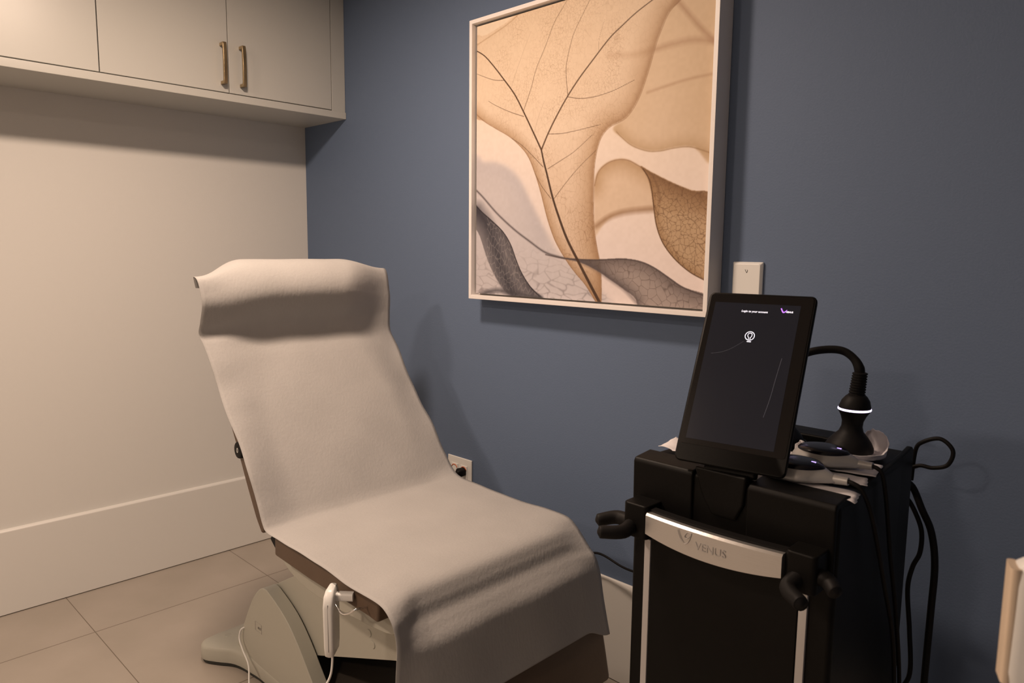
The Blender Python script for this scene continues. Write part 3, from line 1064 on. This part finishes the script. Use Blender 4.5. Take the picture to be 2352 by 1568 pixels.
# handle bar
bm = bmesh.new()
n = 24
rows = []
for i in range(n + 1):
    s = i / n
    x = 2.134 + .222 * s
    bow = 4 * s * (1 - s)
    y = -.650 - .008 * bow
    zt = .7895
    zb = .7560 - .0095 * bow
    rows.append([bm.verts.new(p) for p in ((x, y, zb), (x, y, zt - .0035), (x, y + .0035, zt), (x, y + .012, zt), (x, y + .012, zb))])
for a, b in zip(rows, rows[1:]):
    for k in range(5):
        bm.faces.new((a[k], a[(k + 1) % 5], b[(k + 1) % 5], b[k]))
bm.faces.new(rows[0]); bm.faces.new(rows[-1][::-1])
hb = obj('handle_bar', bm, M['alu'], mc_)
hb['label'] = 'curved brushed silver handle bar'
hb.data.materials.append(M['edge'])
for p in hb.data.polygons:
    if abs(p.normal.z) > .4 and p.normal.y < -.3:
        p.material_index = 1
bm = bmesh.new()
rows = []
for i in range(n + 1):
    s = i / n
    x = 2.128 + .234 * s
    y = -.637 - .008 * 4 * s * (1 - s)
    rows.append([bm.verts.new(p) for p in ((x, y, .752), (x, y, .793), (x, y + .014, .793), (x, y + .014, .752))])
for a, b in zip(rows, rows[1:]):
    for k in range(4):
        bm.faces.new((a[k], a[(k + 1) % 4], b[(k + 1) % 4], b[k]))
bm.faces.new(rows[0]); bm.faces.new(rows[-1][::-1])
obj('handle_back', bm, M['rubber'], hb)
HY = -.6586
text_mesh('handle_text', 'VENUS', .0165, M['etch'], hb, frame_mw((2.2275, HY, .7615), (1, 0, 0), (0, 0, 1)), .0002)
bm = bmesh.new()
for pts in ([(2.2205, .7830), (2.2150, .7835), (2.2105, .7785), (2.2100, .7745), (2.2140, .7735), (2.2185, .7780), (2.2208, .7830), (2.2185, .7740), (2.2145, .7665), (2.2095, .7640)],
            [(2.1975, .7830), (2.1995, .7770), (2.2030, .7705), (2.2080, .7655)]):
    tube(bm, [(a, HY + .0004, b) for a, b in pts], .0006, 6, 5)
obj('handle_logo', bm, M['etch'], hb)

# cable forks at both ends of the bar
def bracket(x0, x1, root, tips, nm, label):
    bm = bmesh.new()
    prism(bm, rrect(x1 - x0, .050, .008, 4, (x0 + x1) / 2, -.622), 2, .742, .798)
    b = bevel(obj('handle_bracket', bm, M['black'], mc_), .003, 3)
    bm = bmesh.new()
    for tip, mid_, r in tips:
        d = np.array(tip) - np.array(mid_)
        d /= np.linalg.norm(d)
        tube(bm, [root, mid_, tip, tuple(np.array(tip) + d * .004), tuple(np.array(tip) + d * .0075)], [.0125, .0115, .0105, .0085, .0015], 14, 6)
    f = obj('cable_fork', bm, M['rubber'], b, True, 60)
    f['label'] = label
    return b
bracket(2.088, 2.134, (2.100, -.634, .760), [((2.050, -.658, .758), (2.070, -.636, .762), 1), ((2.082, -.694, .756), (2.104, -.668, .756), 1)], 'l', 'black two-pronged cable fork')
bracket(2.358, 2.402, (2.378, -.632, .764), [((2.400, -.690, .751), (2.372, -.662, .752), 1), ((2.426, -.644, .760), (2.408, -.630, .766), 1)], 'r', 'black two-pronged cable fork')

# tablet screen
yw, tl = .148, .4598
r_ = Vector((math.cos(yw), math.sin(yw), 0))
b_ = Vector((-math.sin(yw), math.cos(yw), 0))
u_ = Vector((0, 0, 1)) * math.cos(tl) + b_ * math.sin(tl)
n_ = r_.cross(u_)
SW, SH = .1694, .2847
BL = Vector((2.2467, -.61, .8793)) - r_ * SW / 2
SM = Matrix(((r_.x, u_.x, n_.x, BL.x), (r_.y, u_.y, n_.y, BL.y), (r_.z, u_.z, n_.z, BL.z), (0, 0, 0, 1)))
def sobj(name, bm, m, parent, bev_=0., **k):
    bm.transform(SM)
    o = obj(name, bm, m, parent, **k)
    if bev_:
        bevel(o, bev_, 3)
    return o
bm = bmesh.new()
rc = lambda g, z, r: [(x, y, z) for x, y in rrect(SW - 2 * g, SH - 2 * g, r, 6, SW / 2, SH / 2)]
loft(bm, [rc(.006, -.017, .006), rc(.0015, -.013, .009), rc(0, -.006, .009), rc(0, -.002, .009), rc(.0015, 0, .008)])
tab = sobj('tablet', bm, M['black'], mc_, smooth=True, angle=50)
bm = bmesh.new()
loft(bm, [[(x, y, z) for x, y in rrect(SW - .008, SH - .031, .005, 6, SW / 2, (SH + .024) / 2)] for z in (-.0005, .0006)])
sobj('screen_glass', bm, M['glass'], tab)
DX0, DX1, DY0, DY1 = .0130, .1480, .036, .2670
bm = bmesh.new()
bx(bm, DX0, DX1, DY0, DY1, .0004, .0009)
sobj('display', bm, M['lcd'], tab)
Z0 = .0011
bm = bmesh.new()
cx, cy = .0797, .2120
tube(bm, [(cx + .0072 * math.cos(a), cy + .0072 * math.sin(a), Z0) for a in np.linspace(0, 2 * math.pi, 25)], .00055, 6, 1)
tube(bm, [(cx - .0012, cy - .0058, Z0), (cx - .0012, cy - .0028, Z0), (cx - .0030, cy - .0005, Z0), (cx - .0026, cy + .0035, Z0), (cx + .0004, cy + .0047, Z0), (cx + .0030, cy + .0035, Z0), (cx + .0030, cy - .0005, Z0), (cx + .0014, cy - .0028, Z0), (cx + .0014, cy - .0058, Z0)], .00045, 6, 4)
bx(bm, cx - .0030, cx + .0036, cy - .0102, cy - .0090, Z0 - .0002, Z0 + .0003)
sobj('account_icon', bm, M['lit'], tab)
text_mesh('login_text', 'Login to your account', .0046, M['lit'], tab, SM @ Matrix.Translation((.0585, .2520, Z0)), .0001, .15, .00005)
text_mesh('logo_text', 'VENUS', .0036, M['lit'], tab, SM @ Matrix.Translation((.1272, .2545, Z0)), .0001, 0, .0001)
bm = bmesh.new()
tube(bm, [(.1195, .2612, Z0), (.1212, .2580, Z0), (.1235, .2548, Z0), (.1262, .2560, Z0), (.1285, .2590, Z0)], [.0009, .0009, .0010, .0008, .0004], 6, 4)
sobj('logo_mark', bm, M['violet'], tab)
bm = bmesh.new()
tube(bm, [(.0240, .1778, .0009), (.0400, .1815, .0009), (.0547, .1890, .0009), (.0720, .2025, .0009)], .00018, 4, 5)
sobj('display_arc', bm, M['arc'], tab)
bm = bmesh.new()
tube(bm, [(.1345, .1800, .0009), (.1312, .1469, .0009), (.1285, .1150, .0009), (.1240, .0850, .0009)], .00028, 4, 5)
sobj('display_arc', bm, M['arc'], tab)
# tablet back spine joining the neck
bm = bmesh.new()
bx(bm, SW / 2 - .040, SW / 2 + .040, -.006, .10, -.030, -.013)
sobj('tablet_spine', bm, M['black'], tab, .004)

# rear holders on the top
bm = bmesh.new()
prism(bm, rrect(.206, .060, .014, 4, 2.223, -.262), 2, .857, .874)
bevel(obj('rear_ledge', bm, M['black'], mc_), .004, 3)
bm = bmesh.new()
lathe(bm, [(.044, .0), (.044, .010), (.0425, .0125), (.0405, .0125), (.0405, .004), (0, .004), (0, 0)], (2.215, -.352, .858), 40)
obj('handpiece_socket', bm, M['black'], mc_, True, 40)

# ------------------------------------------------------------------ handpieces
def handpiece(label, x, y, z, lean, hose):
    t = thing('handpiece', label, 'handpiece', (x, y, z), 0, 'upright handpieces on the machine')
    prof = [(0, 0), (.034, 0), (.0390, .003), (.0385, .009), (.0340, .018), (.0270, .027), (.0195, .035), (.0165, .044), (.0168, .053), (.0200, .062), (.0240, .069), (.0252, .0715), (.0252, .0760), (.0246, .0790), (.0220, .0880), (.0170, .0950), (.0130, .0985), (0, .0985)]
    bm = bmesh.new()
    lathe(bm, prof, n=48)
    bd = obj('body', bm, M['rubber'], t, True, 50)
    bm = bmesh.new()
    lathe(bm, [(.0250, .0720), (.0260, .0725), (.0262, .0738), (.0260, .0750), (.0250, .0756)], n=48)
    lr = obj('light_ring', bm, M['ring'], t, True)
    lr['label'] = 'glowing violet-white ring'
    bm = bmesh.new()
    prof2 = []
    for i in range(9):
        zz = .097 + i * .0044
        prof2 += [(.0118 - i * .00015, zz), (.0132 - i * .00015, zz + .0008), (.0132 - i * .00015, zz + .0024), (.0118 - i * .00015, zz + .0032)]
    lathe(bm, [(0, .096)] + prof2 + [(0, .1395)], n=28)
    sl = obj('strain_relief', bm, M['rubber'], t, True, 40)
    tube_obj('hose', M['rubber'], t, hose, [.0085, .0085] + [.0068] * (len(hose) - 2), 12)
    for o in (bd, lr, sl):
        o.data.transform(Matrix.Shear('XY', 4, (lean, lean)))
    return t
handpiece('black upright handpiece with a glowing violet ring, to the right of the tablet screen', 2.322, -.330, .8665, .06,
          [(.0075, .008, .130), (.0060, .008, .143), (-.004, .009, .158), (-.022, .008, .169), (-.045, 0, .170), (-.072, -.014, .163), (-.100, -.014, .145), (-.140, .02, .09), (-.150, .060, .008)])
handpiece('black upright handpiece almost wholly hidden behind the tablet screen', 2.215, -.352, .8625, .0,
          [(.000, 0, .130), (.0, 0, .145), (-.010, .010, .156), (-.030, .030, .148), (-.060, .04, .10), (-.078, .050, .008)])

# ------------------------------------------------------------------ flat applicators
def applicator(label, x, y, z, rz, cable):
    t = thing('applicator', label, 'applicator', (x, y, z), rz, 'flat oval applicators on the machine top')
    def ring(a, b, zz, tail, wy=1.):
        out = []
        for k in range(40):
            th = 2 * math.pi * k / 40
            c, s = math.cos(th), math.sin(th)
            px = a * c
            py = b * s
            if c > 0:
                px += tail * max(0, c) ** 8
                py *= 1 - .35 * c ** 3
            out.append((px, py, zz))
        return out
    bm = bmesh.new()
    loft(bm, [ring(.042, .036, 0, .004), ring(.049, .042, .003, .012), ring(.050, .043, .006, .014), ring(.046, .039, .013, .010), ring(.041, .034, .018, .004), ring(.038, .031, .020, 0)])
    shell = obj('shell', bm, M['silver'], t, True, 60)
    bm = bmesh.new()
    loft(bm, [ring(.040, .033, .0165, 0), ring(.0405, .0335, .0200, 0), ring(.037, .030, .0235, 0), ring(.026, .021, .0262, 0), ring(.010, .008, .0272, 0)])
    tp = obj('gloss_cap', bm, M['gloss'], t, True, 70)
    tp['label'] = 'glossy black cap'
    bm = bmesh.new()
    bx(bm, .0205, .0270, -.0012, .0012, .0258, .0268)
    obj('indicator_light', bm, M['led'], tp)
    bm = bmesh.new()
    tube(bm, [(.056, 0, .008), (.066, 0, .0085), (.076, 0, .009)], [.0075, .0065, .0058], 14, 4)
    obj('cable_collar', bm, M['silver'], t, True, 50)
    tube_obj('cable', M['rubber'], t, cable, .0034, 8)
    return t
Z = .8655
applicator('flat silver applicator with glossy black cap nearest the front edge of the machine top', 2.318, -.523, Z, R(-3),
           [(.074, 0, .009), (.084, -.001, .008), (.094, .004, .000), (.1005, .02, -.03), (.101, .05, -.08), (.100, .10, -.17), (.098, .16, -.28), (.092, .21, -.42), (.088, .25, -.62), (.080, .28, -.80)])
applicator('flat silver applicator with glossy black cap in front of the upright handpiece', 2.318, -.425, Z + .002, R(-2),
           [(.074, 0, .009), (.084, -.001, .007), (.090, .004, -.004), (.093, .02, -.05), (.094, .05, -.14), (.094, .10, -.26), (.092, .15, -.40), (.090, .19, -.60), (.090, .20, -.78)])

# ------------------------------------------------------------------ tissues
def tissue(label, c, z, amp, seed, curl=None, nx=22, ny=12, sag=None):
    """soft crumpled tissue over four plan corners"""
    A, B, C_, D = [np.array(p, float) for p in c]
    bm = bmesh.new()
    g = []
    for i in range(nx + 1):
        row = []
        for j in range(ny + 1):
            s, t_ = i / nx, j / ny
            p = (A * (1 - s) + B * s) * (1 - t_) + (D * (1 - s) + C_ * s) * t_
            e = ns(s * 4 + seed, t_ * 3, seed) * .004
            h = abs(ns(p[0] * 26 + seed, p[1] * 26, seed)) * amp
            zz = z + h
            x, y = p[0] + e, p[1] + e * .6
            if curl:
                cs, ct, hh, dx, dy = curl
                d = max(0, (s - cs)) / (1 - cs) * max(0, (t_ - ct)) / (1 - ct) if cs >= 0 else max(0, (-cs - s)) / (-cs) * max(0, (t_ - ct)) / (1 - ct)
                zz += hh * d
                x += dx * d
                y += dy * d
            if sag and s > sag[0]:
                zz -= sag[1] * ((s - sag[0]) / (1 - sag[0])) ** 2
            row.append(bm.verts.new((x, y, zz)))
        g.append(row)
    for a, b in zip(g, g[1:]):
        for k in range(ny):
            bm.faces.new((a[k], a[k + 1], b[k + 1], b[k]))
    o = obj('tissue', bm, M['tissue'], None, True)
    md = o.modifiers.new('thick', 'SOLIDIFY')
    md.thickness = .0008
    md.offset = 1
    return tag(o, label, 'tissue', 'white tissues on the machine top')
TZ = .8615
tissue('white tissue strip under the front applicator, overhanging the front right corner', ((2.27, -.585), (2.418, -.568), (2.410, -.522), (2.27, -.545)), TZ, .0016, 3, sag=(.88, .004))
tissue('white tissue strip under the tail of the front applicator', ((2.27, -.520), (2.408, -.490), (2.394, -.450), (2.26, -.470)), TZ + .0006, .003, 8)
tissue('white tissue strip under the applicator in front of the upright handpiece', ((2.25, -.466), (2.402, -.436), (2.388, -.362), (2.25, -.395)), TZ + .001, .003, 14)
def tissue_ribbon(label, centre, path, heights, leans, seed, n=44):
    """a tissue lying flat round a centre point whose outer rim stands up as a soft wall"""
    P = crom(path, 8)
    m = len(P)
    hs = np.interp(np.linspace(0, 1, m), np.linspace(0, 1, len(heights)), heights)
    ls = np.interp(np.linspace(0, 1, m), np.linspace(0, 1, len(leans)), leans)
    c = np.array(centre[:2])
    bm = bmesh.new()
    g = []
    for i in range(m):
        d = P[i][:2] - c
        L = np.linalg.norm(d)
        u = d / L
        row = []
        for t_ in np.linspace(0, 1, 17):
            if t_ < .6:
                q = c + d * (t_ / .6)
                z = centre[2] + .001 * abs(ns(q[0] * 60, q[1] * 60, seed))
            else:
                k = (t_ - .6) / .4
                q = P[i][:2] + u * (ls[i] * k * k + .002 * ns(i * .35, k * 3, seed))
                z = centre[2] + hs[i] * (1 - (1 - k) ** 1.6) + .0015 * ns(i * .5, k * 2, seed + 5)
            row.append(bm.verts.new((q[0], q[1], z)))
        g.append(row)
    for a_, b_2 in zip(g, g[1:]):
        for k in range(16):
            bm.faces.new((a_[k], a_[k + 1], b_2[k + 1], b_2[k]))
    o = obj('tissue', bm, M['tissue'], None, True)
    md = o.modifiers.new('thick', 'SOLIDIFY')
    md.thickness = .0008
    md.offset = 1
    return tag(o, label, 'tissue', 'white tissues on the machine top')
tissue_ribbon('white tissue under the upright handpiece, its edge curling up high at the right', (2.325, -.325, TZ + .002),
              [(2.288, -.352), (2.310, -.370), (2.342, -.376), (2.368, -.354), (2.378, -.326), (2.372, -.298), (2.352, -.286), (2.334, -.282)],
              [.006, .010, .011, .011, .012, .024, .038, .040, .030], [.003, .004, .004, .008, .008, .004, -.004, -.006, -.004], 21)
tissue_ribbon('crumpled white tissue standing up beside the right edge of the tablet screen', (2.250, -.430, TZ + .001),
              [(2.262, -.478), (2.290, -.466), (2.300, -.440), (2.292, -.412), (2.275, -.395), (2.255, -.388)],
              [.010, .004, .003, .018, .030, .022, .014], [.002, .004, .002, -.012, -.016, -.010, 0], 31)
tissue('white tissue peeking out at the left of the tablet screen', ((2.082, -.540), (2.150, -.552), (2.150, -.490), (2.088, -.494)), TZ + .0045, .007, 37, curl=(-.6, .2, .010, 0, 0))

# ------------------------------------------------------------------ loose cables behind and beside the machine
def cable(label, pts, r):
    return tag(tube_obj('cable', M['rubber'], None, pts, r, 10), label, 'cable', 'black cables beside the machine')
cable('black cable looping out above the back right corner of the machine', [(2.385, -.190, .80), (2.388, -.190, .855), (2.402, -.20, .875), (2.428, -.20, .885), (2.448, -.20, .868), (2.442, -.20, .842), (2.420, -.20, .832), (2.395, -.20, .830), (2.370, -.19, .80), (2.36, -.185, .70)], .0036)
cable('thick black cable hanging in a long outer curve right of the machine', [(2.365, -.165, .79), (2.378, -.15, .775), (2.396, -.15, .738), (2.414, -.15, .700), (2.424, -.15, .640), (2.424, -.15, .55), (2.423, -.15, .40), (2.424, -.15, .20), (2.44, -.16, .05), (2.50, -.20, .012), (2.60, -.22, .010)], .0062)
cable('thin black cable hanging in a short inner curve right of the machine', [(2.362, -.160, .76), (2.374, -.15, .748), (2.392, -.15, .716), (2.399, -.15, .690), (2.398, -.15, .655), (2.388, -.15, .625), (2.383, -.15, .58), (2.392, -.15, .50), (2.398, -.15, .42), (2.382, -.15, .36), (2.37, -.15, .2), (2.37, -.16, .02)], .0042)
cable('thin black cable slanting away low beside the machine', [(2.350, -.18, .62), (2.368, -.16, .52), (2.370, -.15, .44), (2.362, -.16, .40), (2.385, -.16, .385), (2.41, -.16, .34), (2.45, -.16, .27), (2.50, -.16, .10), (2.53, -.16, .01)], .0042)

# ------------------------------------------------------------------ pale handle close to the camera at the right edge
px, py = 2.6945, -1.02
t = thing('pole_handle', 'out-of-focus pale plastic handle on a thin white pole, cut by the right photo edge', 'pole', (px, py, 0), R(20))
bm = bmesh.new()
rings = []
for z, s, r in ((.905, .6, .004), (.912, .9, .006), (.925, 1, .007), (.985, .96, .007), (.997, .86, .006), (1.003, .55, .004)):
    rings.append([(x + .018 * (1 - 1), y, z) for x, y in rrect(.046 * s, .024 * s, r, 4)])
loft(bm, rings)
obj('grip', bm, M['white'], t, True, 50)
bm = bmesh.new()
loft(bm, [[(x - .0215, y, z) for x, y in rrect(.0065, .020, .003, 4)] for z in (.916, .955, .996)])
g = obj('grip_lit_edge', bm, M['warm_lit'], t, True, 50)  # warm light along the grip painted as a separate beige strip
g['label'] = 'edge of the handle, coloured beige for warm light'
bm = bmesh.new()
lathe(bm, [(0, .004), (.007, .004), (.007, .91), (0, .91)], (.004, 0, 0), 20)
obj('pole', bm, M['white'], t, True, 50)
bm = bmesh.new()
lathe(bm, [(0, 0), (.11, 0), (.115, .004), (.11, .012), (.02, .022), (0, .022)], (.004, 0, 0), 40)
obj('foot', bm, M['white'], t, True, 50)
